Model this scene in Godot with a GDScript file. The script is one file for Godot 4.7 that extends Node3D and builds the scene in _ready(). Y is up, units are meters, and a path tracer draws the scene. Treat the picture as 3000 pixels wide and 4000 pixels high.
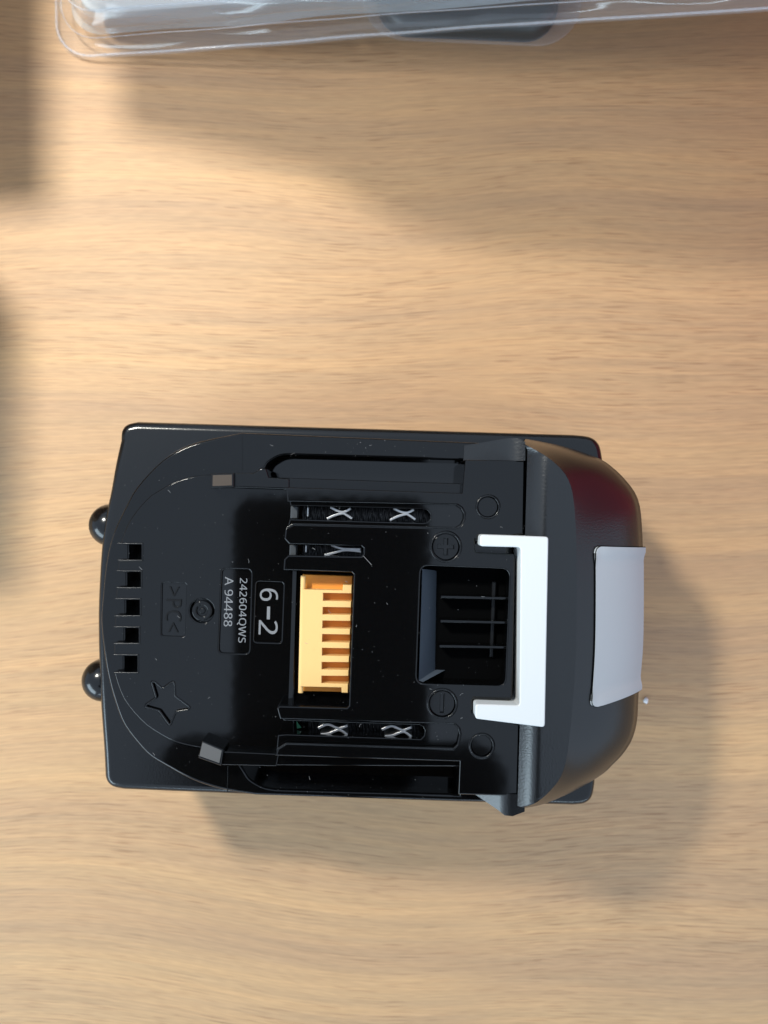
extends Node3D

# A slide-in battery pack lying on an oak table. All shapes of the pack are in millimetres in its own axes; S turns them into metres.
const S := 0.001
const CASE_TOP := 42.0
const RIM_TOP := 48.0
const DECK_TOP := 49.5
const BLOCK_TOP := 55.0
const HOOK_TOP := 58.0

var used_names := {}
var rng := RandomNumberGenerator.new()
var M := {}


class MB:
	var v := PackedVector3Array()
	var n := PackedVector3Array()
	var uv := PackedVector2Array()

	func tri(a: Vector3, b: Vector3, c: Vector3, na: Vector3, nb: Vector3, nc: Vector3) -> void:
		var g := (b - a).cross(c - a)
		if g.length_squared() < 1e-14:
			return
		if g.dot(na + nb + nc) > 0.0:
			v.append_array([a, c, b])
			n.append_array([na, nc, nb])
		else:
			v.append_array([a, b, c])
			n.append_array([na, nb, nc])

	func quad(a: Vector3, b: Vector3, c: Vector3, d: Vector3, na: Vector3, nb: Vector3, nc: Vector3, nd: Vector3) -> void:
		tri(a, b, c, na, nb, nc)
		tri(a, c, d, na, nc, nd)

	func flat(a: Vector3, b: Vector3, c: Vector3, d: Vector3, towards: Vector3) -> void:
		var m := (b - a).cross(c - a).normalized()
		if m.dot(towards) < 0.0:
			m = -m
		quad(a, b, c, d, m, m, m, m)


# ---------------------------------------------------------------- shape helpers

func pl(a: Array) -> PackedVector2Array:
	var o := PackedVector2Array()
	for i in range(0, a.size(), 2):
		o.append(Vector2(a[i], a[i + 1]))
	return o


func area2(p: PackedVector2Array) -> float:
	var s := 0.0
	for i in p.size():
		s += p[i].cross(p[(i + 1) % p.size()])
	return s


func wound(p: PackedVector2Array, positive: bool) -> PackedVector2Array:
	var q := PackedVector2Array()
	for i in p.size():
		if p[i].distance_to(p[(i + 1) % p.size()]) > 0.004:
			q.append(p[i])
	if (area2(q) > 0.0) != positive:
		q.reverse()
	return q


func ring_round(c: Vector2, r: float, k := 28) -> PackedVector2Array:
	var o := PackedVector2Array()
	for i in k:
		o.append(c + Vector2.from_angle(TAU * i / k) * r)
	return o


# rounds the corners of a polygon whose turn is sharper than 25 degrees
func rounded(p: PackedVector2Array, r: float, k := 4) -> PackedVector2Array:
	var o := PackedVector2Array()
	var m := p.size()
	for i in m:
		var a := p[(i + m - 1) % m]
		var b := p[i]
		var c := p[(i + 1) % m]
		var d1 := (a - b).normalized()
		var d2 := (c - b).normalized()
		var turn := PI - d1.angle_to(d2) if d1.angle_to(d2) > 0 else PI + d1.angle_to(d2)
		if turn < deg_to_rad(25):
			o.append(b)
			continue
		var t := minf(r * tan(turn / 2.0), minf(a.distance_to(b), c.distance_to(b)) * 0.45)
		var s := b + d1 * t
		var e := b + d2 * t
		for j in k + 1:
			var f := float(j) / k
			o.append(s.lerp(b, f).lerp(b.lerp(e, f), f))
	return o


func smooth_path(p: PackedVector2Array, per := 5) -> PackedVector2Array:
	var o := PackedVector2Array()
	for i in p.size() - 1:
		var a := p[maxi(i - 1, 0)]
		var d := p[mini(i + 2, p.size() - 1)]
		for j in per:
			o.append(p[i].cubic_interpolate(p[i + 1], a, d, float(j) / per))
	o.append(p[p.size() - 1])
	return o


# k points at equal steps along a path
func along(p: PackedVector2Array, k: int) -> PackedVector2Array:
	var whole := 0.0
	for i in p.size() - 1:
		whole += p[i].distance_to(p[i + 1])
	var o := PackedVector2Array()
	var at := 0
	var gone := 0.0
	for j in k:
		var want := whole * j / (k - 1)
		while at < p.size() - 2 and gone + p[at].distance_to(p[at + 1]) < want:
			gone += p[at].distance_to(p[at + 1])
			at += 1
		o.append(p[at].lerp(p[at + 1], clampf((want - gone) / maxf(p[at].distance_to(p[at + 1]), 1e-6), 0, 1)))
	return o


# outward normals at the start and end of each edge, and the mitre at each corner (solid on the left of each edge)
func edges_of(p: PackedVector2Array) -> Dictionary:
	var m := p.size()
	var e := PackedVector2Array()
	for i in m:
		var d := (p[(i + 1) % m] - p[i]).normalized()
		e.append(Vector2(d.y, -d.x))
	var first := PackedVector2Array()
	var last := PackedVector2Array()
	var mitre := PackedVector2Array()
	for i in m:
		var before := e[(i + m - 1) % m]
		var after := e[(i + 1) % m]
		first.append((before + e[i]).normalized() if before.dot(e[i]) > 0.8 else e[i])
		last.append((after + e[i]).normalized() if after.dot(e[i]) > 0.8 else e[i])
		var q := (before + e[i]) / maxf(1.0 + before.dot(e[i]), 0.25)
		mitre.append(q)
	return {"first": first, "last": last, "mitre": mitre}


func bridged(outer: PackedVector2Array, holes: Array) -> PackedVector2Array:
	var poly := outer.duplicate()
	var left := holes.duplicate()
	while left.size():
		var hole: PackedVector2Array = left.pop_back()
		var pairs := []
		for i in poly.size():
			for j in hole.size():
				pairs.append([poly[i].distance_squared_to(hole[j]), i, j])
		pairs.sort_custom(func(a, b): return a[0] < b[0])
		for q in pairs:
			var a: Vector2 = poly[q[1]]
			var b: Vector2 = hole[q[2]]
			var s := a.lerp(b, 0.002)
			var t := a.lerp(b, 0.998)
			var free := true
			for other in [poly, hole] + left:
				for i in other.size():
					if Geometry2D.segment_intersects_segment(s, t, other[i], other[(i + 1) % other.size()]) != null:
						free = false
						break
				if not free:
					break
			if not free:
				continue
			var d := (b - a).normalized()
			var off := Vector2(d.y, -d.x) * 0.002
			var o := poly.slice(0, q[1] + 1)
			for k in hole.size():
				o.append(hole[(q[2] + k) % hole.size()])
			o.append(b + off)
			o.append(a + off)
			o.append_array(poly.slice(q[1] + 1))
			poly = o
			break
	return poly


func cap(mb: MB, outer: PackedVector2Array, holes: Array, y: float, up := 1.0) -> void:
	var p := bridged(outer, holes)
	var t := Geometry2D.triangulate_polygon(p)
	if t.is_empty():
		print("cap failed: ", p.size(), " points at ", y)
	for i in range(0, t.size(), 3):
		var q := [t[i], t[i + 1], t[i + 2]]
		mb.tri(Vector3(p[q[0]].x, y, p[q[0]].y), Vector3(p[q[1]].x, y, p[q[1]].y), Vector3(p[q[2]].x, y, p[q[2]].y), Vector3.UP * up, Vector3.UP * up, Vector3.UP * up)


# a plate with holes, its upper edges rounded by r
func slab(mb: MB, shape: PackedVector2Array, holes_in: Array, y0: float, y1: float, r := 0.3, k := 3, bottom := false) -> void:
	var contours := [wound(shape, true)]
	for h in holes_in:
		contours.append(wound(h, false))
	var tops := []
	for c in contours:
		var e := edges_of(c)
		var m: int = c.size()
		var rows := []
		var lean := []
		rows.append([y0, 0.0])
		lean.append(0.0)
		for j in k + 1:
			var a := PI / 2 * j / k
			rows.append([y1 - r + r * sin(a), r * (1.0 - cos(a))])
			lean.append(a)
		for j in rows.size() - 1:
			for i in m:
				var i2 := (i + 1) % m
				var p1: Vector2 = c[i] - e.mitre[i] * rows[j][1]
				var p2: Vector2 = c[i2] - e.mitre[i2] * rows[j][1]
				var q1: Vector2 = c[i] - e.mitre[i] * rows[j + 1][1]
				var q2: Vector2 = c[i2] - e.mitre[i2] * rows[j + 1][1]
				var n1 := Vector3(e.first[i].x, 0, e.first[i].y)
				var n2 := Vector3(e.last[i].x, 0, e.last[i].y)
				var lo: float = lean[j]
				var hi: float = lean[j + 1]
				mb.quad(Vector3(p1.x, rows[j][0], p1.y), Vector3(p2.x, rows[j][0], p2.y), Vector3(q2.x, rows[j + 1][0], q2.y), Vector3(q1.x, rows[j + 1][0], q1.y),
					n1 * cos(lo) + Vector3.UP * sin(lo), n2 * cos(lo) + Vector3.UP * sin(lo), n2 * cos(hi) + Vector3.UP * sin(hi), n1 * cos(hi) + Vector3.UP * sin(hi))
		var top := PackedVector2Array()
		for i in m:
			top.append(c[i] - e.mitre[i] * r)
		tops.append(top)
	cap(mb, tops[0], tops.slice(1), y1)
	if bottom:
		cap(mb, contours[0], contours.slice(1), y0, -1.0)


# a smooth sheet through rows of points
func sheet(mb: MB, rows: Array, towards: Vector3, loop := false) -> void:
	var a := rows.size()
	var b: int = rows[0].size()
	var nn := []
	for i in a:
		var line := PackedVector3Array()
		for j in b:
			var du: Vector3 = rows[mini(i + 1, a - 1)][j] - rows[maxi(i - 1, 0)][j]
			var jn := (j + 1) % b if loop else mini(j + 1, b - 1)
			var jp := (j + b - 1) % b if loop else maxi(j - 1, 0)
			var dv: Vector3 = rows[i][jn] - rows[i][jp]
			var nv := du.cross(dv)
			line.append(nv.normalized() if nv.length() > 1e-9 else towards.normalized())
		nn.append(line)
	var mid: Vector3 = nn[a / 2][b / 2]
	var flip := -1.0 if mid.dot(towards) < 0.0 else 1.0
	for i in a - 1:
		for j in (b if loop else b - 1):
			var k := (j + 1) % b
			mb.quad(rows[i][j], rows[i + 1][j], rows[i + 1][k], rows[i][k], nn[i][j] * flip, nn[i + 1][j] * flip, nn[i + 1][k] * flip, nn[i][k] * flip)


# a thin rounded bead along a path
func bead(mb: MB, path: PackedVector2Array, y: float, r: float, closed: bool) -> void:
	for i in (path.size() if closed else path.size() - 1):
		var a := path[i]
		var b := path[(i + 1) % path.size()]
		if a.distance_to(b) > 0.01:
			rod(mb, Vector3(a.x, y, a.y), Vector3(b.x, y, b.y), r, 10)


# a strip standing on edge, following a path
func ribbon(mb: MB, path: PackedVector2Array, thick: float, y0: float, y1: float) -> void:
	var l := PackedVector2Array()
	var rr := PackedVector2Array()
	for i in path.size():
		var d := (path[mini(i + 1, path.size() - 1)] - path[maxi(i - 1, 0)]).normalized()
		l.append(path[i] + Vector2(-d.y, d.x) * thick / 2)
		rr.append(path[i] - Vector2(-d.y, d.x) * thick / 2)
	rr.reverse()
	l.append_array(rr)
	slab(mb, l, [], y0, y1, thick * 0.2, 2)


func ball(mb: MB, c: Vector3, r: float, y_down: float) -> void:
	var rows := []
	for i in 13:
		var a := PI / 2 * i / 12
		var line := PackedVector3Array()
		for j in 28:
			line.append(c + Vector3(cos(TAU * j / 28) * sin(a + 0.001), cos(a), sin(TAU * j / 28) * sin(a + 0.001)) * r)
		rows.append(line)
	var low := PackedVector3Array()
	for p in rows[12]:
		low.append(Vector3(p.x, y_down, p.z))
	rows.append(low)
	var nn := []
	for i in 13:
		for j in 28:
			var k := (j + 1) % 28
			var q := [rows[i][j], rows[i + 1][j], rows[i + 1][k], rows[i][k]]
			var w := []
			for p in q:
				var d: Vector3 = p - c
				w.append((d if p.y >= c.y else Vector3(d.x, 0, d.z)).normalized())
			mb.quad(q[0], q[1], q[2], q[3], w[0], w[1], w[2], w[3])
	nn.clear()


func solid_box(mb: MB, c: Vector3, size: Vector3, r: float) -> void:
	var h := size / 2
	slab(mb, rounded(pl([c.x - h.x, c.z - h.z, c.x + h.x, c.z - h.z, c.x + h.x, c.z + h.z, c.x - h.x, c.z + h.z]), r), [], c.y - h.y, c.y + h.y, r * 0.6, 3, true)


func turned(mb: MB, profile: Array, k := 32, at := Vector3.ZERO) -> void:
	var rows := []
	for q in profile:
		var line := PackedVector3Array()
		for j in k:
			line.append(at + Vector3(cos(TAU * j / k) * q[0], q[1], sin(TAU * j / k) * q[0]))
		rows.append(line)
	for i in rows.size() - 1:
		for j in k:
			var kk := (j + 1) % k
			var d := Vector2(profile[i + 1][0] - profile[i][0], profile[i + 1][1] - profile[i][1]).normalized()
			var a1 := TAU * j / k
			var a2 := TAU * kk / k
			var n1 := Vector3(cos(a1) * d.y, -d.x, sin(a1) * d.y)
			var n2 := Vector3(cos(a2) * d.y, -d.x, sin(a2) * d.y)
			mb.quad(rows[i][j], rows[i + 1][j], rows[i + 1][kk], rows[i][kk], n1, n1, n2, n2)


func rod(mb: MB, a: Vector3, b: Vector3, r: float, k := 14) -> void:
	var d := (b - a).normalized()
	var x := d.cross(Vector3(0.3, 0.1, 0.9)).normalized()
	var y := d.cross(x)
	for j in k:
		var n1 := x * cos(TAU * j / k) + y * sin(TAU * j / k)
		var n2 := x * cos(TAU * (j + 1) / k) + y * sin(TAU * (j + 1) / k)
		mb.quad(a + n1 * r, b + n1 * r, b + n2 * r, a + n2 * r, n1, n1, n2, n2)
		mb.tri(b, b + n1 * r, b + n2 * r, d, d, d)
		mb.tri(a, a + n1 * r, a + n2 * r, -d, -d, -d)


# ---------------------------------------------------------------- scene helpers

func put(mb: MB, called: String, mat: Material, parent: Node = self) -> MeshInstance3D:
	var a := []
	a.resize(Mesh.ARRAY_MAX)
	var v := PackedVector3Array()
	var nn := PackedVector3Array()
	for i in mb.v.size():
		v.append(mb.v[i] * S)
		nn.append(mb.n[i].normalized() if mb.n[i].length() > 1e-6 else Vector3.UP)
	a[Mesh.ARRAY_VERTEX] = v
	a[Mesh.ARRAY_NORMAL] = nn
	if mb.uv.size() == v.size():
		a[Mesh.ARRAY_TEX_UV] = mb.uv
	var am := ArrayMesh.new()
	am.add_surface_from_arrays(Mesh.PRIMITIVE_TRIANGLES, a)
	am.surface_set_material(0, mat)
	var o := MeshInstance3D.new()
	o.name = numbered(called, parent)
	o.mesh = am
	parent.add_child(o, true)
	return o


func numbered(called: String, parent: Node) -> String:
	var key := str(parent.get_instance_id()) + called
	var k: int = used_names.get(key, 0)
	used_names[key] = k + 1
	return called if k == 0 else "%s_%03d" % [called, k]


func thing(called: String, label: String, category: String, at := Vector3.ZERO, group := "") -> Node3D:
	var o := Node3D.new()
	o.name = numbered(called, self)
	o.position = at
	add_child(o, true)
	tag(o, label, category, group)
	return o


func tag(o: Node, label: String, category: String, group := "") -> void:
	o.set_meta("label", label)
	o.set_meta("category", category)
	if group:
		o.set_meta("group", group)


func plain(lin: Color, rough: float, spec := 0.5) -> StandardMaterial3D:
	var m := StandardMaterial3D.new()
	m.albedo_color = lin.linear_to_srgb()
	m.roughness = rough
	m.metallic_specular = spec
	return m


func grainy(m: StandardMaterial3D, tex: Texture2D, per_metre: float, relief_cm: float) -> StandardMaterial3D:
	m.uv1_triplanar = true
	m.uv1_scale = Vector3.ONE * per_metre
	m.heightmap_enabled = true
	m.heightmap_texture = tex
	m.heightmap_scale = relief_cm
	return m


func noise_tex(seed_: int, freq: float, octaves := 3, size := 512) -> NoiseTexture2D:
	var f := FastNoiseLite.new()
	f.noise_type = FastNoiseLite.TYPE_SIMPLEX_SMOOTH
	f.seed = seed_
	f.frequency = freq
	f.fractal_octaves = octaves
	var t := NoiseTexture2D.new()
	t.width = size
	t.height = size
	t.seamless = true
	t.noise = f
	return t


# flat lettering of the given length (downwards in the picture) and height, lying on y, its middle at (x, z)
func lettering(words: String, x: float, z: float, y: float, long: float, tall: float, mat: Material, parent: Node, called := "lettering", bold := false, deep := 0.12) -> MeshInstance3D:
	var font := SystemFont.new()
	font.font_names = PackedStringArray(["Droid Sans"])
	font.font_weight = 700 if bold else 400
	var t := TextMesh.new()
	t.font = font
	t.text = words
	t.font_size = 48
	t.pixel_size = 0.01
	t.curve_step = 1.0
	t.depth = 0.02
	var s := t.surface_get_arrays(0)
	var v: PackedVector3Array = s[Mesh.ARRAY_VERTEX]
	var nn: PackedVector3Array = s[Mesh.ARRAY_NORMAL]
	var idx: PackedInt32Array = s[Mesh.ARRAY_INDEX]
	var box := AABB(v[0], Vector3.ZERO)
	for p in v:
		box = box.expand(p)
	var mb := MB.new()
	for i in range(0, idx.size(), 3):
		var q := []
		var w := []
		for k in 3:
			var p := v[idx[i + k]]
			var n := nn[idx[i + k]]
			q.append(Vector3(x + ((p.y - box.position.y) / box.size.y - 0.5) * tall, y + (p.z - box.position.z) / box.size.z * deep, z + ((p.x - box.position.x) / box.size.x - 0.5) * long))
			w.append(Vector3(n.y, n.z, n.x))
		mb.tri(q[0], q[1], q[2], w[0], w[1], w[2])
	return put(mb, called, mat, parent)


# ---------------------------------------------------------------- wood

func wood_images() -> Array:
	var w := 2048
	var h := 2048
	var maps := []
	for q in [[11, 32, 512, 0.03, 3], [12, 40, 1024, 0.08, 3], [13, 48, 2048, 0.22, 2], [14, 84, 2048, 0.36, 1], [15, 64, 256, 0.04, 3], [16, 200, 2048, 0.33, 2]]:
		var f := FastNoiseLite.new()
		f.noise_type = FastNoiseLite.TYPE_SIMPLEX_SMOOTH
		f.seed = q[0]
		f.frequency = q[3]
		f.fractal_octaves = q[4]
		var im := f.get_seamless_image(q[1], q[2])
		im.resize(w, h, Image.INTERPOLATE_CUBIC)
		im.convert(Image.FORMAT_L8)
		maps.append(im.get_data())
	var band: PackedByteArray = maps[0]
	var mid: PackedByteArray = maps[1]
	var fine: PackedByteArray = maps[2]
	var pore: PackedByteArray = maps[3]
	var patch: PackedByteArray = maps[4]
	var fibre: PackedByteArray = maps[5]
	var col := PackedByteArray()
	col.resize(w * h * 3)
	var hgt := PackedByteArray()
	hgt.resize(w * h)
	for i in w * h:
		var b := band[i] / 255.0 - 0.5
		var m := mid[i] / 255.0 - 0.5
		var f := fine[i] / 255.0 - 0.5
		var t := patch[i] / 255.0
		var fb := fibre[i] / 255.0 - 0.5
		var po := clampf((pore[i] / 255.0 - 0.70 - 0.26 * (0.5 - t)) * 4.5, 0.0, 1.0)
		var k := 1.0 + 0.12 * b + 0.08 * m + 0.11 * f + 0.09 * fb
		var d := 1.0 - 0.12 * po
		var j := i * 3
		col[j] = int(clampf(WOOD_R * k * d, 0, 255))
		col[j + 1] = int(clampf(WOOD_G * (k - 0.02 * m) * (d - 0.03 * po), 0, 255))
		col[j + 2] = int(clampf(WOOD_B * (k - 0.05 * m - 0.05 * b) * (d - 0.05 * po), 0, 255))
		hgt[i] = int(clampf(150.0 + 60.0 * f + 50.0 * fb - 120.0 * po, 0, 255))
	return [Image.create_from_data(w, h, false, Image.FORMAT_RGB8, col), Image.create_from_data(w, h, false, Image.FORMAT_L8, hgt)]


const WOOD_R := 189.0
const WOOD_G := 152.0
const WOOD_B := 112.0


func make_materials() -> void:
	var leather := noise_tex(3, 0.06, 3)
	var satin := noise_tex(4, 0.03, 4)
	var orange_peel := noise_tex(5, 0.012, 2)
	M.gloss = plain(Color(0.0018, 0.0019, 0.0021), 0.07, 0.47)
	grainy(M.gloss, orange_peel, 30.0, 0.0006)
	M.bump = plain(Color(0.002, 0.0021, 0.0024), 0.17, 0.5)
	M.emboss = plain(Color(0.006, 0.0063, 0.007), 0.3, 0.35)
	M.slick = plain(Color(0.0018, 0.0019, 0.0021), 0.05, 0.5)
	M.case = grainy(plain(Color(0.003, 0.0032, 0.0036), 0.19, 0.5), satin, 130.0, 0.0008)
	M.hook = grainy(plain(Color(0.003, 0.0034, 0.004), 0.27, 0.58), leather, 60.0, 0.0022)
	M.white = plain(Color(0.65, 0.66, 0.65), 0.4)
	M.grey = grainy(plain(Color(0.43, 0.455, 0.47), 0.5), satin, 60.0, 0.001)
	M.orange = plain(Color(0.82, 0.31, 0.04), 0.42)  # connector base, deepened for light bounced between the slot walls
	M.orange_lit = plain(Color(0.80, 0.50, 0.19), 0.42)  # same plastic, painted paler where strong light falls on the comb
	M.print = plain(Color(0.2, 0.205, 0.215), 0.6, 0.2)
	M.lint = plain(Color(0.28, 0.28, 0.28), 0.9, 0.1)
	M.dark_plate = plain(Color(0.05, 0.055, 0.06), 0.3)
	M.void = plain(Color(0.0012, 0.0013, 0.0015), 0.8, 0.15)
	M.wall_sheen = plain(Color(0.07, 0.085, 0.105), 0.3)  # bright reflection on the sloping pocket wall, put into its colour
	M.tip_grey_sheen = plain(Color(0.10, 0.097, 0.094), 0.35)  # lower tip: its grey reflection painted as the face colour
	M.tip_brown_sheen = plain(Color(0.05, 0.035, 0.024), 0.35)  # upper tip: its brown reflection painted as the face colour
	M.green = plain(Color(0.01, 0.12, 0.06), 0.4)
	var steel := plain(Color(0.6, 0.6, 0.6), 0.32)
	steel.metallic = 1.0
	M.steel = steel
	var brushed := plain(Color(0.4, 0.4, 0.41), 0.3)
	brushed.metallic = 1.0
	var streak := noise_tex(8, 0.09, 3, 256)
	var ramp := Gradient.new()
	ramp.set_color(0, Color(0.12, 0.12, 0.12))
	ramp.set_color(1, Color(0.5, 0.5, 0.5))
	ramp.set_offset(0, 0.42)
	ramp.set_offset(1, 0.75)
	var streak_col := noise_tex(9, 0.09, 3, 256)
	streak_col.color_ramp = ramp
	brushed.albedo_texture = streak_col
	brushed.uv1_triplanar = true
	brushed.uv1_scale = Vector3(300, 60, 20)
	brushed.heightmap_enabled = true
	brushed.heightmap_texture = streak
	brushed.heightmap_scale = 0.001
	M.brushed = brushed
	var clear := StandardMaterial3D.new()
	clear.transparency = BaseMaterial3D.TRANSPARENCY_ALPHA
	clear.albedo_color = Color(0.95, 0.97, 1.0, 0.07)
	clear.roughness = 0.08
	M.clear = clear
	var window_haze := StandardMaterial3D.new()
	window_haze.transparency = BaseMaterial3D.TRANSPARENCY_ALPHA
	window_haze.albedo_color = Color(0.88, 0.96, 1.0, 0.28)  # bluish white tint painted for window light reflected in the blister
	window_haze.roughness = 0.1
	M.window_haze = window_haze
	var edge := StandardMaterial3D.new()
	edge.transparency = BaseMaterial3D.TRANSPARENCY_ALPHA
	edge.albedo_color = Color(0.93, 0.96, 1.0, 0.2)  # whitened so the moulded edges read as bright streaks of light
	edge.roughness = 0.12
	M.clear_edge = edge
	var frosted := plain(Color(0.7, 0.7, 0.7), 0.6)
	frosted.transparency = BaseMaterial3D.TRANSPARENCY_ALPHA
	frosted.albedo_color.a = 0.45  # partly clear to lighten the shadow of the added sheet
	M.frosted = frosted
	M.card = plain(Color(0.85, 0.86, 0.87), 0.5)
	M.insert = plain(Color(0.13, 0.155, 0.17), 0.4)
	M.puck = plain(Color(0.045, 0.05, 0.05), 0.4)
	M.red = plain(Color(0.75, 0.09, 0.14), 0.45)
	M.phone = plain(Color(0.006, 0.006, 0.007), 0.5)
	M.box = plain(Color(0.36, 0.24, 0.14), 0.8)
	M.metal_dark = plain(Color(0.03, 0.03, 0.03), 0.4)


# ---------------------------------------------------------------- the pack

func make_pack() -> void:
	var t := thing("battery_pack", "black slide-in power tool battery with white latch bracket, orange connector and grey button", "battery", Vector3(-5.6, 0, 20.9) * S)
	t.rotation.y = -deg_to_rad(1.6)

	# the case
	# the outline of the case, its left end slightly bowed
	var left := smooth_path(pl([-49.4, -34.22, -50.36, -29.17, -51.1, -24.08, -52.19, -17.88, -52.79, -11.44, -53.08, -1.13, -52.95, 5.14, -52.61, 11.92, -52.01, 20.27, -51.14, 29.08, -50.72, 34.61]), 3)
	var case_shape := PackedVector2Array()
	case_shape.append_array(smooth_path(pl([-49.4, -34.22, -49.25, -36.26, -48.14, -37.6, -45.96, -38.18]), 4))
	case_shape.append_array(smooth_path(pl([43.38, -38.01, 46.89, -37.64, 48.81, -36.12, 49.57, -33.27]), 5))
	case_shape.append_array(smooth_path(pl([49.87, 33.37, 49.37, 36.15, 47.95, 37.6, 45.5, 38.04]), 5))
	case_shape.append_array(pl([20.62, 38.05, -1.18, 37.88, -25.07, 37.66]))
	case_shape.append_array(smooth_path(pl([-46.67, 37.37, -49.03, 36.91, -50.27, 35.9, -50.72, 34.61]), 4))
	var back := left.duplicate()
	back.reverse()
	case_shape.append_array(back.slice(1, back.size() - 1))
	var mb := MB.new()
	slab(mb, case_shape, [], 0.0, CASE_TOP, 1.7, 5, true)
	var case_part := put(mb, "case", M.case, t)
	for c in [Vector2(-52.36, -16.68), Vector2(-52.94, 15.91)]:
		mb = MB.new()
		ball(mb, Vector3(c.x, 36.5, c.y), 4.45, 4.0)
		var skirt := []
		for i in 11:
			var a := PI / 2 * i / 10 + 0.001
			var line := PackedVector3Array()
			for j in 28:
				line.append(Vector3(c.x + 3.2 + cos(TAU * j / 28) * sin(a) * 4.6, 33.5 + cos(a) * 6.0, c.y + sin(TAU * j / 28) * sin(a) * 7.4))
			skirt.append(line)
		var foot := PackedVector3Array()
		for p in skirt[10]:
			foot.append(Vector3(p.x, 4.0, p.z))
		skirt.append(foot)
		sheet(mb, skirt, Vector3(-1, 0, 0), true)
		put(mb, "side_bump", M.bump, case_part)

	# the rim plate, with the arc at its left end, two rail grooves and the vent shafts
	var rim := PackedVector2Array()
	rim.append_array(smooth_path(pl([-23.4, -35.92, -31.63, -33.97, -36.43, -31.92, -40.23, -28.88, -44.05, -24.38, -45.87, -20.94, -47.26, -17.97, -48.39, -15.01, -49.29, -11.09, -49.78, -6.93, -50.09, -1.82, -50.24, 1.82, -49.58, 7.41, -48.62, 12.74, -47.01, 18.06, -45.17, 22.4, -42.13, 26.21, -39.64, 28.56, -35.89, 30.68, -32.2, 32.55, -28.53, 33.86, -24.25, 34.86, -18.67, 35.56]), 3))
	rim.append_array(pl([21.51, 35.7, 26.81, 35.65, 25.09, -35.2]))
	var groove_up := PackedVector2Array()
	groove_up.append_array(smooth_path(pl([-18.65, -28.78, -18.08, -29.9, -16.99, -30.74, -15.74, -31.38, -14.28, -31.63]), 3))
	groove_up.append_array(pl([20.59, -31.64, 20.58, -26.54, -17.99, -26.67]))
	var groove_low := PackedVector2Array()
	groove_low.append_array(pl([21.28, 27.52, 21.37, 34.24]))
	groove_low.append_array(smooth_path(pl([-14.92, 34.24, -16.7, 33.99, -18.18, 33.47, -20.03, 32.31, -21.08, 30.82, -22.03, 29.39]), 3))
	groove_low.append_array(pl([-21.41, 28.21]))
	var shafts := [pl([-44.95, -13.13, -42.52, -13.2, -42.44, -10.32, -44.87, -10.25]), pl([-45.16, -7.87, -42.53, -7.94, -42.44, -4.91, -45.07, -4.84]), pl([-45.2, -2.31, -42.58, -2.38, -42.49, 0.65, -45.12, 0.72]), pl([-45.25, 3.2, -42.68, 3.13, -42.59, 6.11, -45.17, 6.18]), pl([-45.25, 8.71, -42.77, 8.64, -42.68, 11.87, -45.16, 11.94])]
	mb = MB.new()
	slab(mb, rim, [groove_up, groove_low] + shafts, CASE_TOP - 0.1, RIM_TOP, 0.55, 4)
	var rim_part := put(mb, "rim_plate", M.gloss, t)
	for g in [groove_up, groove_low]:
		mb = MB.new()
		cap(mb, wound(g, true), [], CASE_TOP + 0.05)
		put(mb, "groove_floor", M.slick, rim_part)
	for q in [pl([-23.39, -35.72, -23.19, -28.45]), pl([-24.34, 29.91, -24.3, 35.06])]:
		mb = MB.new()
		ribbon(mb, q, 0.16, RIM_TOP - 0.2, RIM_TOP + 0.1)
		put(mb, "seam", M.gloss, rim_part)

	# the deck: the lettered plate with notched vents
	var deck := PackedVector2Array()
	deck.append_array(pl([-12.66, -26.07, -28.73, -27.22]))
	deck.append_array(smooth_path(pl([-29.08, -27.41, -32.08, -27.08, -34.47, -26.41, -36.89, -25.39, -38.77, -24.23, -40.69, -22.98, -42.53, -21.02, -44.18, -18.77, -45.32, -16.59, -46.01, -14.41, -46.38, -13.4]), 2))
	deck.append_array(pl([-42.07, -13.52, -41.98, -10.32, -46.59, -10.19, -46.73, -8.03, -42.07, -8.16, -41.99, -4.95, -46.84, -4.82, -46.93, -2.56, -42.12, -2.7, -42.03, 0.56, -46.99, 0.7, -47.03, 2.95, -42.17, 2.82, -42.08, 5.97, -47.04, 6.11, -46.97, 8.41, -42.27, 8.28, -42.17, 11.69, -46.83, 11.82]))
	deck.append_array(smooth_path(pl([-46.71, 12.41, -46.16, 14.1, -44.88, 16.97, -42.85, 19.57, -40.38, 21.91, -37.42, 23.78, -34.48, 25.15, -31.35, 25.86, -30, 26.03]), 2))
	deck.append_array(pl([-26.21, 27.17, -11.17, 27.25]))
	var plate_pc := rounded(pl([-37.96, -6.02, -33.25, -6, -33.26, 4.37, -37.82, 4.35]), 0.5)
	var plate_code := rounded(pl([-26.32, -9.05, -20.66, -9.06, -20.65, 7.43, -26.51, 7.39]), 0.9)
	var plate_size := rounded(pl([-19.54, -6.73, -14.28, -6.68, -14.4, 5.1, -19.66, 5.09]), 0.6)
	var star := rounded(pl([-39.52, 13.37, -38.82, 13.45, -37.28, 14.76, -35.02, 12.94, -34.83, 16.09, -31.87, 18.16, -32.11, 18.67, -34.6, 19.14, -35.58, 21.77, -35.88, 21.58, -37.81, 19.08, -40.53, 18.4, -40.39, 17.9, -38.48, 16.54]), 0.55)
	var boss_at := Vector2(-30.04, -0.73)
	mb = MB.new()
	slab(mb, deck, [plate_pc, plate_code, plate_size, star, ring_round(boss_at, 2.35)], RIM_TOP - 0.1, DECK_TOP, 0.3, 4)
	var deck_part := put(mb, "deck_plate", M.gloss, t)
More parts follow.
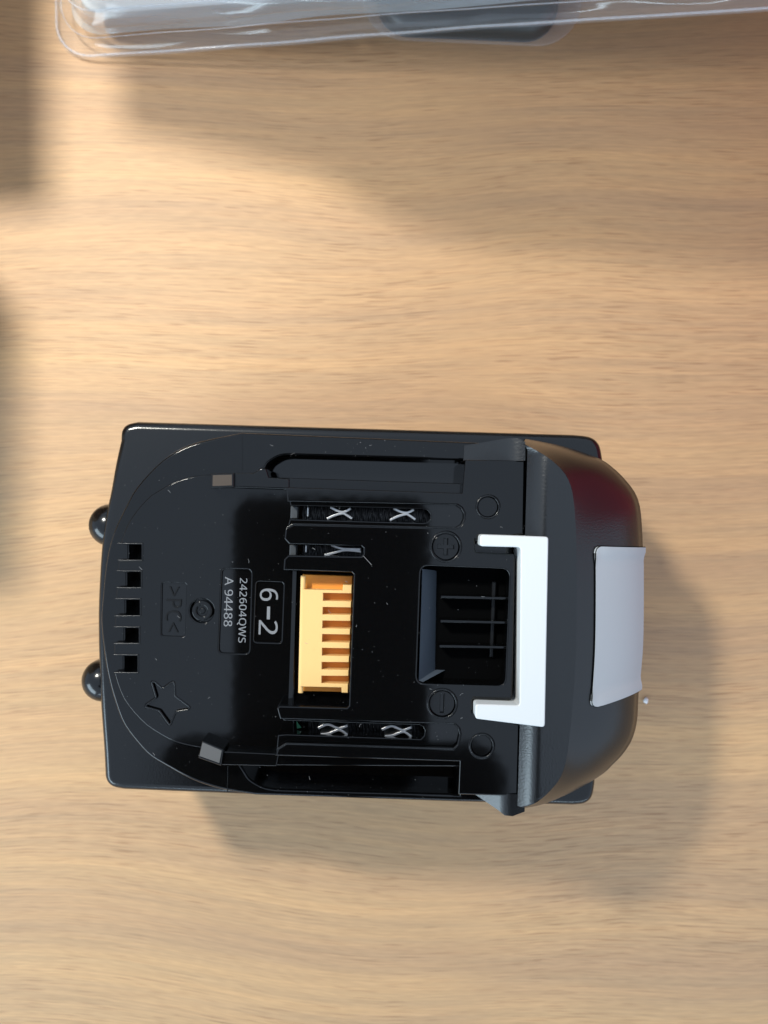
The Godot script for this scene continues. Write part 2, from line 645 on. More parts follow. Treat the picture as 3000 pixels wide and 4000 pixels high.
	var floors := [["recess_floor", plate_pc, 49.1], ["label_plate", plate_code, 48.9], ["label_plate", plate_size, 49.0], ["star_mark", star, 48.8]]
	for q in floors:
		mb = MB.new()
		cap(mb, wound(q[1], true), [], q[2])
		put(mb, q[0], M.slick, deck_part)
	mb = MB.new()
	bead(mb, star, DECK_TOP - 0.08, 0.2, true)
	put(mb, "star_rim", M.bump, deck_part)
	for q in [pl([-46.78, -13.44, -42.07, -13.52, -41.98, -10.27, -46.64, -10.14]), pl([-46.83, -8.08, -42.07, -8.16, -41.98, -4.9, -46.89, -4.77]), pl([-46.98, -2.61, -42.12, -2.7, -42.03, 0.61, -47.04, 0.75]), pl([-47.08, 2.9, -42.17, 2.82, -42.08, 6.02, -47.09, 6.16]), pl([-47.02, 8.36, -42.27, 8.28, -42.17, 11.74, -46.88, 11.87])]:
		mb = MB.new()
		bead(mb, q, DECK_TOP - 0.1, 0.17, false)
		put(mb, "vent_rim", M.bump, deck_part)
	mb = MB.new()
	slab(mb, ring_round(boss_at, 2), [ring_round(boss_at, 1.05, 20)], RIM_TOP, 49.6, 0.25, 3)
	slab(mb, ring_round(boss_at, 0.65, 16), [], RIM_TOP, 49.35, 0.2, 2)
	slab(mb, ring_round(boss_at, 1.1, 16), [], RIM_TOP, 49.1, 0.02, 1)
	put(mb, "screw_boss", M.gloss, deck_part)
	lettering("242604QWS", -22.33, -0.98, 48.9, 12.67, 1.81, M.print, deck_part)
	lettering("A 94488", -24.99, -2.61, 48.9, 9.75, 1.66, M.print, deck_part)
	lettering("6", -17.08, -4.2, 49.0, 2.41, 3.57, M.print, deck_part)
	lettering("-", -17.08, -0.63, 49.0, 2.51, 0.6, M.print, deck_part)
	lettering("2", -17.05, 2.23, 49.0, 2.81, 3.72, M.print, deck_part)
	lettering(">PC<", -35.65, -0.83, 49.1, 8.94, 3.01, M.emboss, deck_part, "lettering", false, 0.3)

	# the guide hooks beside the deck
	var bar_up := pl([-24.56, -27.73, -20.36, -27.89, -18.76, -28.98, -17.92, -28.7, -17.38, -27.14, -13.42, -26.95, -13.36, -24.88, -24.48, -24.92])
	mb = MB.new()
	slab(mb, bar_up, [], RIM_TOP - 0.5, 52.0, 0.35, 3)
	put(mb, "guide_hook", M.gloss, t)
	mb = MB.new()
	slab(mb, pl([-28.4, -27.48, -23.94, -27.7, -23.87, -25, -28.42, -24.68]), [], RIM_TOP - 0.5, 53.0, 0.3, 3)
	var tip := put(mb, "guide_tip", M.gloss, t)
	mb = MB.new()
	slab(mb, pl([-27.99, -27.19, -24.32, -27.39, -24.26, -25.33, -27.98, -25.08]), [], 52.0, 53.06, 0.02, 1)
	put(mb, "tip_face", M.tip_brown_sheen, tip)
	var bar_low := pl([-24.98, 25.96, -13.91, 26.15, -14.34, 28.58, -25.1, 28.63])
	mb = MB.new()
	slab(mb, bar_low, [], RIM_TOP - 0.5, 52.0, 0.25, 3)
	put(mb, "guide_hook", M.gloss, t)
	mb = MB.new()
	slab(mb, pl([-28.64, 23.73, -24.47, 25.33, -24.82, 28.58, -29.33, 27.14]), [], RIM_TOP - 0.5, 53.0, 0.4, 3)
	tip = put(mb, "guide_tip", M.slick, t)
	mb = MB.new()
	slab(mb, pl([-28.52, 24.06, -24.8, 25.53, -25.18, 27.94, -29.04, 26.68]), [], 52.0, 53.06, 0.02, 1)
	put(mb, "tip_face", M.tip_grey_sheen, tip)

	# flanges of the rails
	mb = MB.new()
	slab(mb, pl([-17.34, -27.16, 20.25, -26.97, 20.07, -24.69, -14.4, -24.72]), [], CASE_TOP, 51.5, 0.35, 3)
	put(mb, "rail", M.gloss, t)
	mb = MB.new()
	slab(mb, pl([-14.97, 26.07, 21.05, 26.3, 20.94, 27.84, -18.36, 28.64]), [], CASE_TOP, 51.5, 0.35, 3)
	put(mb, "rail", M.gloss, t)

	# terminal block: a lower body and a top plate, with slots open to the left
	var right_edge := PackedVector2Array()
	right_edge.append_array(pl([-13.78, -25.23, 19.75, -25.05, 20.11, -31.37, 31.36, -31.54, 31.55, -17.62]))
	right_edge.append_array(rounded(pl([22.38, -17.51, 22.49, -13.92, 30.06, -13.79, 30.3, 14, 22.68, 13.92, 22.78, 17.61]), 0.6).slice(0))
	right_edge.append_array(pl([31.79, 18.57, 31.83, 32.15, 20.57, 32.08, 20.64, 25.87, -14.3, 25.73]))
	var mouth_a := pl([-13.36, -22.48, 18.79, -22.74, 19.68, -22.19, 20.24, -21.23, 20.27, -20.12, 19.77, -18.99, 18.82, -18.38, -12.08, -18.29, -13.56, -17.47])
	var mouth_b := pl([-13.75, -15.43, -12.8, -14.44, 0.88, -14.43, 1.33, -14.06, 1.31, -12.94, 0.93, -12.54, -12.89, -12.4, -13.69, -11.6])
	var bay := pl([-13.78, -9.51, -0.82, -9.44, -0.42, -9.06, -0.65, 15.84, -1.03, 16.24, -13.84, 16.25, -14.26, 16.7])
	var mouth_c := pl([-13.62, 18.77, 19.52, 18.82, 20.31, 19.52, 20.59, 20.63, 20.25, 22.58, 19.45, 23.43, -12.23, 23.29, -13.9, 24.36])
	var top_shape := PackedVector2Array()
	top_shape.append_array(right_edge)
	for q in [mouth_c, bay, mouth_b, mouth_a]:
		var r: PackedVector2Array = q.duplicate()
		r.reverse()
		top_shape.append_array(r)
	var in_a := pl([-12.87, -21.72, 12.56, -21.8, 13.3, -21.52, 13.85, -20.81, 13.83, -20.03, 13.26, -19.38, 12.53, -19.21, -12.94, -19.23])
	var in_c := pl([-12.99, 19.28, 12.83, 19.39, 13.57, 19.76, 13.93, 20.43, 13.81, 21.31, 13.2, 22.01, -12.33, 21.8, -14.04, 22.04])
	var low_shape := PackedVector2Array()
	low_shape.append_array(right_edge)
	for q in [in_c, bay, mouth_b, in_a]:
		var r: PackedVector2Array = q.duplicate()
		r.reverse()
		low_shape.append_array(r)
	var recess := rounded(pl([12.33, -11.06, 29.07, -10.85, 28.82, 11.23, 12.13, 11.21]), 1.6, 6)
	var rings := [[Vector2(24.67, -22.57), 2.13], [Vector2(16.88, -14.78), 2.81], [Vector2(17.03, 14.95), 2.72], [Vector2(24.77, 22.74), 2.23]]
	mb = MB.new()
	slab(mb, low_shape, [recess], CASE_TOP, 54.0, 0.25, 3)
	var block := put(mb, "terminal_block", M.slick, t)
	var holes := [recess]
	for q in rings:
		holes.append(ring_round(q[0], q[1]))
	mb = MB.new()
	slab(mb, top_shape, holes, 53.9, BLOCK_TOP, 0.33, 4)
	put(mb, "top_plate", M.gloss, block)
	# floor under the whole block
	mb = MB.new()
	slab(mb, pl([-14.4, -24.8, 20.07, -24.75, 32.19, -25.09, 33.17, 28.2, 20.53, 27.79, -14.6, 27.51]), [], 44.0, 48.6, 0.1, 1)
	put(mb, "block_floor", M.slick, block)

	# beads round the mouths of the slots
	mb = MB.new()
	bead(mb, rounded(mouth_a.slice(1), 0.1), BLOCK_TOP - 0.06, 0.17, false)
	put(mb, "slot_rim", M.bump, block)
	mb = MB.new()
	bead(mb, mouth_c.slice(1, 8), BLOCK_TOP - 0.06, 0.17, false)
	put(mb, "slot_rim", M.bump, block)
	# polarity marks and round pockets
	for i in 4:
		var c: Vector2 = rings[i][0]
		var r: float = rings[i][1]
		mb = MB.new()
		bead(mb, ring_round(c, r), BLOCK_TOP - 0.06, 0.18, true)
		put(mb, "round_rim", M.bump, block)
		mb = MB.new()
		if i == 0 or i == 3:
			slab(mb, ring_round(c, r * 0.93), [], 53.9, 54.55, 0.2, 3)
			put(mb, "round_pocket", M.gloss, block)
			continue
		var a := 1.55
		var b := 0.34
		var sign_shape := PackedVector2Array()
		if i == 1:
			for p in pl([b, -a, b, -b, a, -b, a, b, b, b, b, a, -b, a, -b, b, -a, b, -a, -b, -b, -b, -b, -a]):
				sign_shape.append(c + p)
		else:
			for p in pl([b, -a * 1.15, b, a * 1.15, -b, a * 1.15, -b, -a * 1.15]):
				sign_shape.append(c + p)
		slab(mb, ring_round(c, r * 0.9), [sign_shape], 53.9, 54.8, 0.2, 3)
		put(mb, "plus_mark" if i == 1 else "minus_mark", M.gloss, block)

	# the square pocket: a sloping wall, and three ribs
	var pocket := MB.new()
	slab(pocket, pl([12.32, -11.2, 30.42, -10.95, 30.33, 12.92, 12.09, 12.92]), [], 44.0, 49.0, 0.1, 1)
	var pocket_part := put(pocket, "pocket", M.void, t)
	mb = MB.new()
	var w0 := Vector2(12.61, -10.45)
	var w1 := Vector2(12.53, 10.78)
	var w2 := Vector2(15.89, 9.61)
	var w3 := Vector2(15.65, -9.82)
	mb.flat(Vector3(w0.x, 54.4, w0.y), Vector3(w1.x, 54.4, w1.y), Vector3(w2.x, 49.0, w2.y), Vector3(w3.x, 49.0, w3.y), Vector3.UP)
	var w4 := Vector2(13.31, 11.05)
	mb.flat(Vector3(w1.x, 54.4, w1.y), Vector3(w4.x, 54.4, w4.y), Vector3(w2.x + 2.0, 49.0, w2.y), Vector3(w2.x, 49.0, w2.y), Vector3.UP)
	put(mb, "sloping_wall", M.wall_sheen, pocket_part)
	for q in [pl([16.35, -5.36, 29.11, -5.42, 29.13, -4.88, 16.37, -4.82]), pl([16.38, -0.7, 29.15, -0.76, 29.16, -0.22, 16.4, -0.16]), pl([16.32, 4.12, 29.08, 4, 29.1, 4.54, 16.34, 4.66])]:
		mb = MB.new()
		slab(mb, q, [], 48.5, 53.0, 0.18, 2)
		put(mb, "rib", M.gloss, pocket_part)
	mb = MB.new()
	slab(mb, pl([26.46, -8.16, 27.46, -8.14, 27.28, 6.81, 26.33, 6.78]), [], 48.5, 50.0, 0.4, 2)
	put(mb, "ledge", M.emboss, pocket_part)

	# the orange connector
	mb = MB.new()
	slab(mb, pl([-10.49, -8.5, -0.72, -8.42, -0.88, 14.23, -10.26, 14.29]), [], 44.0, 50.3, 0.2, 2)
	var connector := put(mb, "connector", M.orange, t)
	var comb := pl([-10.34, -5.78, -2.52, -5.8, -2.45, -6.88, -0.78, -6.83, -0.79, -5.26, -6.24, -5.2, -6.2, -3.68, -0.79, -3.73, -0.81, -2.55, -6.21, -2.5, -6.22, -1.07, -0.82, -1.13, -0.84, 0.05, -6.19, 0.11, -6.2, 1.58, -0.84, 1.53, -0.86, 2.66, -6.17, 2.71, -6.17, 4.23, -0.87, 4.18, -0.88, 5.31, -6.14, 5.36, -6.1, 6.84, -0.89, 6.79, -0.91, 7.97, -6.12, 8.07, -6.08, 9.49, -0.92, 9.44, -0.93, 10.62, -6.09, 10.72, -6.05, 12.14, -0.94, 12.1, -0.94, 13.87, -2.17, 13.85, -2.2, 12.87, -10.11, 12.9])
	mb = MB.new()
	slab(mb, comb, [], 50.0, 52.8, 0.12, 2)
	put(mb, "slotted_top", M.orange_lit, connector)
	mb = MB.new()
	var lip := [-10.49, -8.35, -10.36, 14.19]
	rod(mb, Vector3(lip[0] + 0.3, 52.1, lip[1]), Vector3(lip[2] + 0.3, 52.1, lip[3]), 0.5)
	put(mb, "rounded_lip", M.orange_lit, connector)
	mb = MB.new()
	var r0 := Vector2(-13.28, -8.95)
	var r1 := Vector2(-11.74, -8.99)
	var r2 := Vector2(-11.8, 17.14)
	var r3 := Vector2(-13.48, 16.19)
	mb.flat(Vector3(r0.x, 49.2, r0.y), Vector3(r1.x, 49.8, r1.y), Vector3(r2.x, 49.8, r2.y), Vector3(r3.x, 49.2, r3.y), Vector3.UP)
	put(mb, "ramp", M.gloss, t)

	# metal contacts in the slots
	contact(t, pl([-11, -21.85, 14.49, -21.81, 14.56, -19.02, -11.02, -19.1]), [
		pl([-5.28, -21.7, -4.12, -21.09, -2.98, -20.82, -2.2, -21.04, -1.42, -21.56]), pl([-5.9, -19.41, -4.54, -20.09, -2.97, -20.53, -2.27, -20.3, -1.07, -19.59]),
		pl([6.87, -21.79, 8.07, -21.23, 9.21, -21.02, 10, -21.24, 10.72, -21.7]), pl([6.15, -19.45, 7.6, -20.23, 9.22, -20.72, 9.92, -20.49, 11.08, -19.74])])
	contact(t, pl([-10.69, -14.31, 1.21, -14.3, 1.26, -12.2, -10.72, -12.17]), [
		pl([-4.92, -14.45, -3.68, -13.99, -2.59, -13.77, -0.96, -13.77, 0.72, -13.77]), pl([-6.2, -12.44, -4.54, -12.88, -2.67, -13.43, -0.95, -13.47, 0.83, -13.33])])
	contact(t, pl([-8.62, 20.24, 13.69, 20.42, 13.77, 23.33, -8.79, 23.05]), [
		pl([-6.43, 20.8, -5.06, 20.11, -4.22, 20.09, -3.01, 20.6, -2.26, 20.68, -0.89, 20.15]), pl([-5.95, 21.98, -4.42, 21.78, -2.75, 21.09, -1.9, 21.22, -0.84, 21.98]),
		pl([5.78, 20.75, 7.26, 20.07, 8.1, 20.09, 9.31, 20.61, 10.05, 20.68, 11.43, 20.1]), pl([6.37, 21.98, 7.9, 21.79, 9.57, 21.09, 10.42, 21.22, 11.48, 21.99])])
	for q in [pl([-13.19, -21.69, -11.79, -21.68, -11.82, -19.28, -13.22, -19.29]), pl([-13.18, -14.15, -11.88, -14.13, -11.87, -12.08, -13.22, -12.1])]:
		mb = MB.new()
		slab(mb, q, [], 48.0, 50.2, 0.2, 2)
		put(mb, "slot_stop", M.dark_plate, t)
	for q in [pl([-9.9, -21.53, -9.6, -21.53, -9.6, -19.75, -9.9, -19.74]), pl([-10.04, -14.17, -9.74, -14.18, -9.76, -12.79, -10.05, -12.78])]:
		mb = MB.new()
		slab(mb, q, [], 48.0, 51.0, 0.1, 2)
		put(mb, "contact_tab", M.steel, t)
	mb = MB.new()
	var g := pl([-10.92, 20.16, -10.78, 21.66, -9.88, 21.48])
	cap(mb, wound(g, true), [], 50.0)
	put(mb, "circuit_board_corner", M.green, t)

	make_hook(t)

	# the white latch bracket
	var u_shape := pl([22.97, -17.37, 35.65, -17.3, 35.97, 18.06, 23.02, 16.81, 22.94, 14.06, 31.16, 14.11, 30.53, -15.21, 22.93, -15.19])
	mb = MB.new()
	slab(mb, rounded(u_shape, 0.6, 4), [], 50.0, 58.6, 0.28, 4)
	put(mb, "latch_bracket", M.white, t)


func contact(t: Node, plate: PackedVector2Array, leaves: Array) -> void:
	var mb := MB.new()
	slab(mb, plate, [], 47.5, 48.9, 0.05, 1)
	var o := put(mb, "terminal_contact", M.brushed, t)
	for q in leaves:
		mb = MB.new()
		ribbon(mb, smooth_path(q, 5), 0.48, 48.8, 52.8)
		put(mb, "leaf_spring", M.steel, o)


func make_hook(t: Node) -> void:
	var ridge := along(smooth_path(pl([30.84, -34.78, 32.29, -33.96, 35.69, -31.72, 38.08, -29.6, 39.58, -27.06, 40.36, -23.18, 40.92, -16.76, 41.27, -7.72, 41.45, 2.38, 41.29, 10.15, 40.84, 17.88, 40.24, 23.85, 39.29, 27.26, 37.41, 29.89, 35.18, 32, 32.61, 33.74]), 4), 73)
	var outer := along(smooth_path(pl([32.7, -36.44, 35.78, -36.02, 39.78, -35.31, 44.01, -34.15, 48.19, -32.68, 50.48, -31.16, 52.42, -29.43, 54.74, -26.73, 55.78, -24.51, 56.31, -21.97, 56.83, -16, 57.18, -7.17, 57.36, 3.05, 57.15, 8.16, 56.81, 14.26, 56.69, 18.96, 55.82, 22.87, 53.97, 25.99, 51.88, 28.25, 49.94, 30.14, 44.52, 33.56, 39.01, 35.76, 34.69, 36.6]), 4), 73)
	var x0 := Vector2(31.78, -2.39).x
	var x1 := Vector2(35.52, -2.49).x
	var top_y := func(x: float) -> float:
		var s := clampf((x - x0) / (x1 - x0), 0.0, 1.0)
		return 55.5 + (HOOK_TOP - 55.5) * sin(s * PI / 2)
	var mb := MB.new()
	var rows := []
	# stations across the top from the left side of the roll to the ridge
	var cols := 40
	for i in 61:
		var line := PackedVector3Array()
		var z := lerpf(ridge[0].y, ridge[72].y, i / 60.0)
		# where the ridge crosses this z
		var xr := ridge[0].x
		for k in 72:
			if (ridge[k].y - z) * (ridge[k + 1].y - z) <= 0.0 and absf(ridge[k].y - ridge[k + 1].y) > 1e-6:
				xr = maxf(xr, lerpf(ridge[k].x, ridge[k + 1].x, (z - ridge[k].y) / (ridge[k + 1].y - ridge[k].y)))
		for j in cols + 1:
			var f := pow(float(j) / cols, 1.5)
			var x := lerpf(minf(x0, xr), xr, f)
			line.append(Vector3(x, top_y.call(x), z))
		rows.append(line)
	sheet(mb, rows, Vector3.UP)
	# the outer flank
	var flank := []
	for k in 11:
		var p := k / 10.0
		var line := PackedVector3Array()
		for i in 73:
			var q := ridge[i].lerp(outer[i], p)
			var y0: float = top_y.call(ridge[i].x)
			line.append(Vector3(q.x, lerpf(46.0, y0, fall(p)), q.y))
		flank.append(line)
	var low := PackedVector3Array()
	var mid := (outer[0] + outer[72]) / 2
	for i in 73:
		var q := outer[i].lerp(mid, 0.06)
		low.append(Vector3(q.x, 20.0, q.y))
	var turn_under := PackedVector3Array()
	for i in 73:
		var q := outer[i].lerp(mid, 0.008)
		turn_under.append(Vector3(q.x, 44.0, q.y))
	flank.append(turn_under)
	flank.append(low)
	sheet(mb, flank, Vector3(1, 0, 0))
	# underside
	for i in 72:
		mb.tri(low[i], low[i + 1], Vector3(mid.x, 22, mid.y), Vector3.DOWN, Vector3.DOWN, Vector3.DOWN)
	var hook := put(mb, "hook_housing", M.hook, t)
	# the two wings beside the terminal block
	for side in 2:
		var out_edge := pl([20.45, -34.58, 24.75, -35.23, 27.89, -35.71, 29.25, -35.79, 30.22, -35.63, 31.31, -35.03]) if side == 0 else pl([21.34, 32.11, 24.98, 33.61, 28.42, 35.16, 29.5, 35.81, 30.96, 35.77, 33.16, 34.78])
		var in_edge := pl([20.35, -31.18, 24.86, -31.31, 28.01, -31.39, 29.37, -31.43, 30.34, -31.46, 31.41, -31.49]) if side == 0 else pl([21.34, 31.86, 24.93, 31.76, 28.32, 31.67, 29.39, 31.64, 30.84, 31.6, 33.07, 31.54])
		var ys := [48.2, 51.4, 54.1, 54.9, 55.3, 55.5]
		mb = MB.new()
		var a := PackedVector3Array()
		var b := PackedVector3Array()
		var c := PackedVector3Array()
		for i in 6:
			a.append(Vector3(in_edge[i].x, ys[i], in_edge[i].y))
			b.append(Vector3(out_edge[i].x, ys[i], out_edge[i].y))
			c.append(Vector3(out_edge[i].x, 30.0 if i > 1 else 46.0 - i * 6, out_edge[i].y))
		sheet(mb, [a, b], Vector3.UP)
		sheet(mb, [b, c], Vector3(0, 0, -1 if side == 0 else 1))
		put(mb, "wing", M.hook, hook)
	# the grey release button on the flank: a scooped pad with raised ends
	var rows_b := []
	var z_top := Vector2(50.13, -15.71).y
	var z_low := Vector2(50.98, 14.74).y
	for k in 15:
		var f := pow(k / 14.0, 1.6)
		var p := lerpf(0.25, 0.985, f)
		var a := atan(0.56 + 0.75 * p * p * p)
		var line := PackedVector3Array()
		for i in 33:
			var g := i / 32.0
			var nip := 1.3 * (1.0 - sqrt(1.0 - pow(1.0 - minf(f / 0.1, 1.0), 2.0)))
			var z := lerpf(z_top + 0.25 * f, lerpf(z_low, z_low - 2.0, f), g) + nip * (1.0 - 2.0 * g)
			var xr := _cross(ridge, z)
			var xo := _cross(outer, z)
			var ends := maxf(exp(-pow(g / 0.06, 4.0)), exp(-pow((1.0 - g) / 0.06, 4.0)))
			var lift := 0.2 + ends * 0.5 * minf(1.0, 0.4 + f * 3.0)
			line.append(Vector3(lerpf(xr, xo, p) + lift * sin(a), lerpf(46.0, HOOK_TOP, fall(p)) + lift * cos(a) + 0.2, z))
		rows_b.append(line)
	mb = MB.new()
	var tail := PackedVector3Array()
	var head_row := PackedVector3Array()
	for q in rows_b[14]:
		tail.append(q + Vector3(-1.5, -8.0, 0))
	for q in rows_b[0]:
		head_row.append(q + Vector3(-0.6, -1.2, 0))
	sheet(mb, rows_b, Vector3(0.7, 0.7, 0))
	sheet(mb, [rows_b[14], tail], Vector3(1, 0, 0))
	sheet(mb, [head_row, rows_b[0]], Vector3(-1, 0.3, 0))
	for i in [0, 32]:
		var edge := PackedVector3Array()
		var under := PackedVector3Array()
		for k in 15:
			edge.append(rows_b[k][i])
			under.append(rows_b[k][i] + Vector3(-2.0, -2.0, 0))
		sheet(mb, [edge, under], Vector3(0, 0, -1 if i == 0 else 1))
	var button := put(mb, "release_button", M.grey, t)
	mb = MB.new()
	var loop := PackedVector3Array()
	for i in 33:
		loop.append(rows_b[0][i])
	for k in range(1, 15):
		loop.append(rows_b[k][32])
	for k in range(14, 0, -1):
		loop.insert(0, rows_b[15 - k][0])
	for i in loop.size() - 1:
		if loop[i].distance_to(loop[i + 1]) > 0.01 and loop[i].distance_to(loop[i + 1]) < 6.0:
			rod(mb, loop[i] + Vector3(-0.1, -0.25, 0), loop[i + 1] + Vector3(-0.1, -0.25, 0), 0.16, 8)
	put(mb, "button_gap", M.void, button)


# how the flank of the hook falls from the ridge (1) to its widest (0)
func fall(p: float) -> float:
	return 1.0 - 0.75 * p - 0.25 * p * p * p * p


# the largest x at which a path crosses this z
func _cross(path: PackedVector2Array, z: float) -> float:
	var x := -1e9
	for k in path.size() - 1:
		if (path[k].y - z) * (path[k + 1].y - z) <= 0.0 and absf(path[k].y - path[k + 1].y) > 1e-6:
			x = maxf(x, lerpf(path[k].x, path[k + 1].x, (z - path[k].y) / (path[k + 1].y - path[k].y)))
	return x


# ---------------------------------------------------------------- what lies round it

func make_table() -> void:
	var im := wood_images()
	var m := StandardMaterial3D.new()
	m.albedo_texture = ImageTexture.create_from_image(im[0])
	m.roughness = 0.55
	m.metallic_specular = 0.5
	m.heightmap_enabled = true
	m.heightmap_texture = ImageTexture.create_from_image(im[1])
	m.heightmap_scale = 0.006
	var wave := FastNoiseLite.new()
	wave.seed = 21
	wave.frequency = 0.006
	wave.fractal_octaves = 2
	var mb := MB.new()
	var step := 10.0
	var x0 := -700.0
	var z0 := -500.0
	var at := func(i: int, j: int) -> Vector3:
		return Vector3(x0 + i * step, 0, z0 + j * step)
	var to_uv := func(p: Vector3) -> Vector2:
		var bend := wave.get_noise_2d(p.x * 0.8, p.z * 1.2) * 9.0
		return Vector2(p.x / 380.0 + 0.5, (p.z + bend) / 310.0 + 0.5)
	for i in 140:
		for j in 100:
			var q := [at.call(i, j), at.call(i + 1, j), at.call(i + 1, j + 1), at.call(i, j + 1)]
			for k in [0, 1, 2, 0, 2, 3]:
				mb.v.append(q[k])
				mb.n.append(Vector3.UP)
				mb.uv.append(to_uv.call(q[k]))
	for q in [[-700, -500, 700, -500], [700, -500, 700, 500], [700, 500, -700, 500], [-700, 500, -700, -500]]:
		var a := Vector3(q[0], 0, q[1])
		var b := Vector3(q[2], 0, q[3])
		var d := Vector3(0, -28, 0)
		var nn := Vector3((q[1] + q[3]) * 0.0 + (q[0] + q[2]), 0, q[1] + q[3]).normalized()
		for p in [a, b, b + d, a, b + d, a + d]:
			mb.v.append(p)
			mb.n.append(nn)
			mb.uv.append(Vector2((p.x + p.z) / 480.0, p.y / 400.0))
	var o := put(mb, "table_top", m)
	tag(o, "pale oak table top with fine horizontal grain", "table")


func rounded_rect(x0: float, z0: float, x1: float, z1: float, r: float, k := 7) -> PackedVector2Array:
	var o := PackedVector2Array()
	for q in [[x1 - r, z1 - r, 0.0], [x0 + r, z1 - r, 0.5], [x0 + r, z0 + r, 1.0], [x1 - r, z0 + r, 1.5]]:
		for i in k + 1:
			o.append(Vector2(q[0], q[1]) + Vector2.from_angle(PI * q[2] + PI / 2 * i / k) * r)
	return o


func make_blister() -> void:
	# local: x to the right, z towards the viewer's side, origin at the front left lower corner
	var t := thing("blister_pack", "clear plastic blister pack with white card, tilted at the upper edge", "packaging", Vector3(-81, 0.6, -114.8) * S)
	t.rotation = Vector3(0, deg_to_rad(0.3), deg_to_rad(7.0))
	var shell := MB.new()
	var rows := []
	for q in [[0.0, -1.6], [0.4, -1.0], [1.0, 0.0], [1.9, 0.7], [2.8, 1.5], [3.4, 1.8], [6.4, 2.1], [7.2, 2.6], [8.4, 3.5], [9.6, 4.6], [10.4, 5.0], [13.6, 5.4], [14.4, 5.9], [15.8, 7.0], [17.2, 8.3], [18.2, 9.5], [19.0, 11.0], [19.4, 13.0]]:
		var line := PackedVector3Array()
		for p in rounded_rect(q[1], -34.0 + q[1] * 0.5, 200.0 - q[1], -q[1], 9.0, 8):
			line.append(p3(p, q[0]))
		rows.append(line)
	# more stations along the front so that the thin plastic can wobble
	var fine := []
	var ref: PackedVector3Array = rows[0]
	for line in rows:
		var more := PackedVector3Array()
		for i in line.size():
			var a: Vector3 = line[i]
			var b: Vector3 = line[(i + 1) % line.size()]
			var cuts := maxi(1, int(ref[i].distance_to(ref[(i + 1) % ref.size()]) / 4.0))
			for k in cuts:
				var p := a.lerp(b, float(k) / cuts)
				more.append(p + Vector3(0, 0.10 * sin(p.x * 0.19 + p.y), 0.22 * sin(p.x * 0.045 + p.y * 0.25) + 0.05 * sin(p.x * 0.23 + p.y * 1.3)))
		fine.append(more)
	sheet(shell, fine, Vector3(0, 0.2, 1), true)
	put(shell, "clear_shell", M.clear, t)
	for q in [[1, 0.34], [5, 0.16], [9, 0.2], [13, 0.16]]:
		var edge := MB.new()
		var line: PackedVector3Array = fine[q[0]]
		for i in line.size():
			rod(edge, line[i], line[(i + 1) % line.size()], q[1], 6)
		put(edge, "streak_rib", M.clear_edge, t)
	var tray := MB.new()
	var inner := []
	for line in fine:
		var row := PackedVector3Array()
		for p in line:
			row.append(Vector3(lerpf(95.0, p.x, 0.965), p.y * 0.9 + 0.6, lerpf(-17.0, p.z, 0.86) + 0.3 * sin(p.x * 0.13 + p.y)))
		inner.append(row)
	sheet(tray, inner.slice(3), Vector3(0, 0.2, 1), true)
	put(tray, "added_tray", M.window_haze, t)  # added second skin, its pale tint painting the window haze
	var lid := MB.new()
	cap(lid, wound(rounded_rect(13, -27, 187, -13, 4, 8), true), [], 19.3)
	put(lid, "clear_lid", M.clear, t)
	var card := MB.new()
	slab(card, rounded_rect(8.5, -32, 70, -5.6, 5, 8), [], 6.4, 7.6, 0.4, 3, true)
	put(card, "white_card", M.card, t)
	var ins := MB.new()
	slab(ins, rounded_rect(67, -31, 192, -6.2, 5, 6), [], 3.0, 12.5, 3.0, 4, true)
	put(ins, "grey_insert", M.insert, t)


func p3(p: Vector2, y: float) -> Vector3:
	return Vector3(p.x, y, p.y)


func make_puck() -> void:
	var t := thing("grey_holder", "dark grey plastic holder with rounded end under the blister pack", "holder", Vector3(0, 0, -119.6) * S)
	t.rotation.y = -deg_to_rad(2.5)
	var mb := MB.new()
	slab(mb, rounded_rect(-2, -40, 43, 0, 8, 8), [], 0.0, 6.0, 3.0, 5, true)
	put(mb, "body", M.puck, t)
	mb = MB.new()
	slab(mb, rounded_rect(-6, -44, 49, 1.2, 11, 8), [], 0.6, 1.2, 0.2, 2, true)
	put(mb, "clear_flange", M.clear, t)


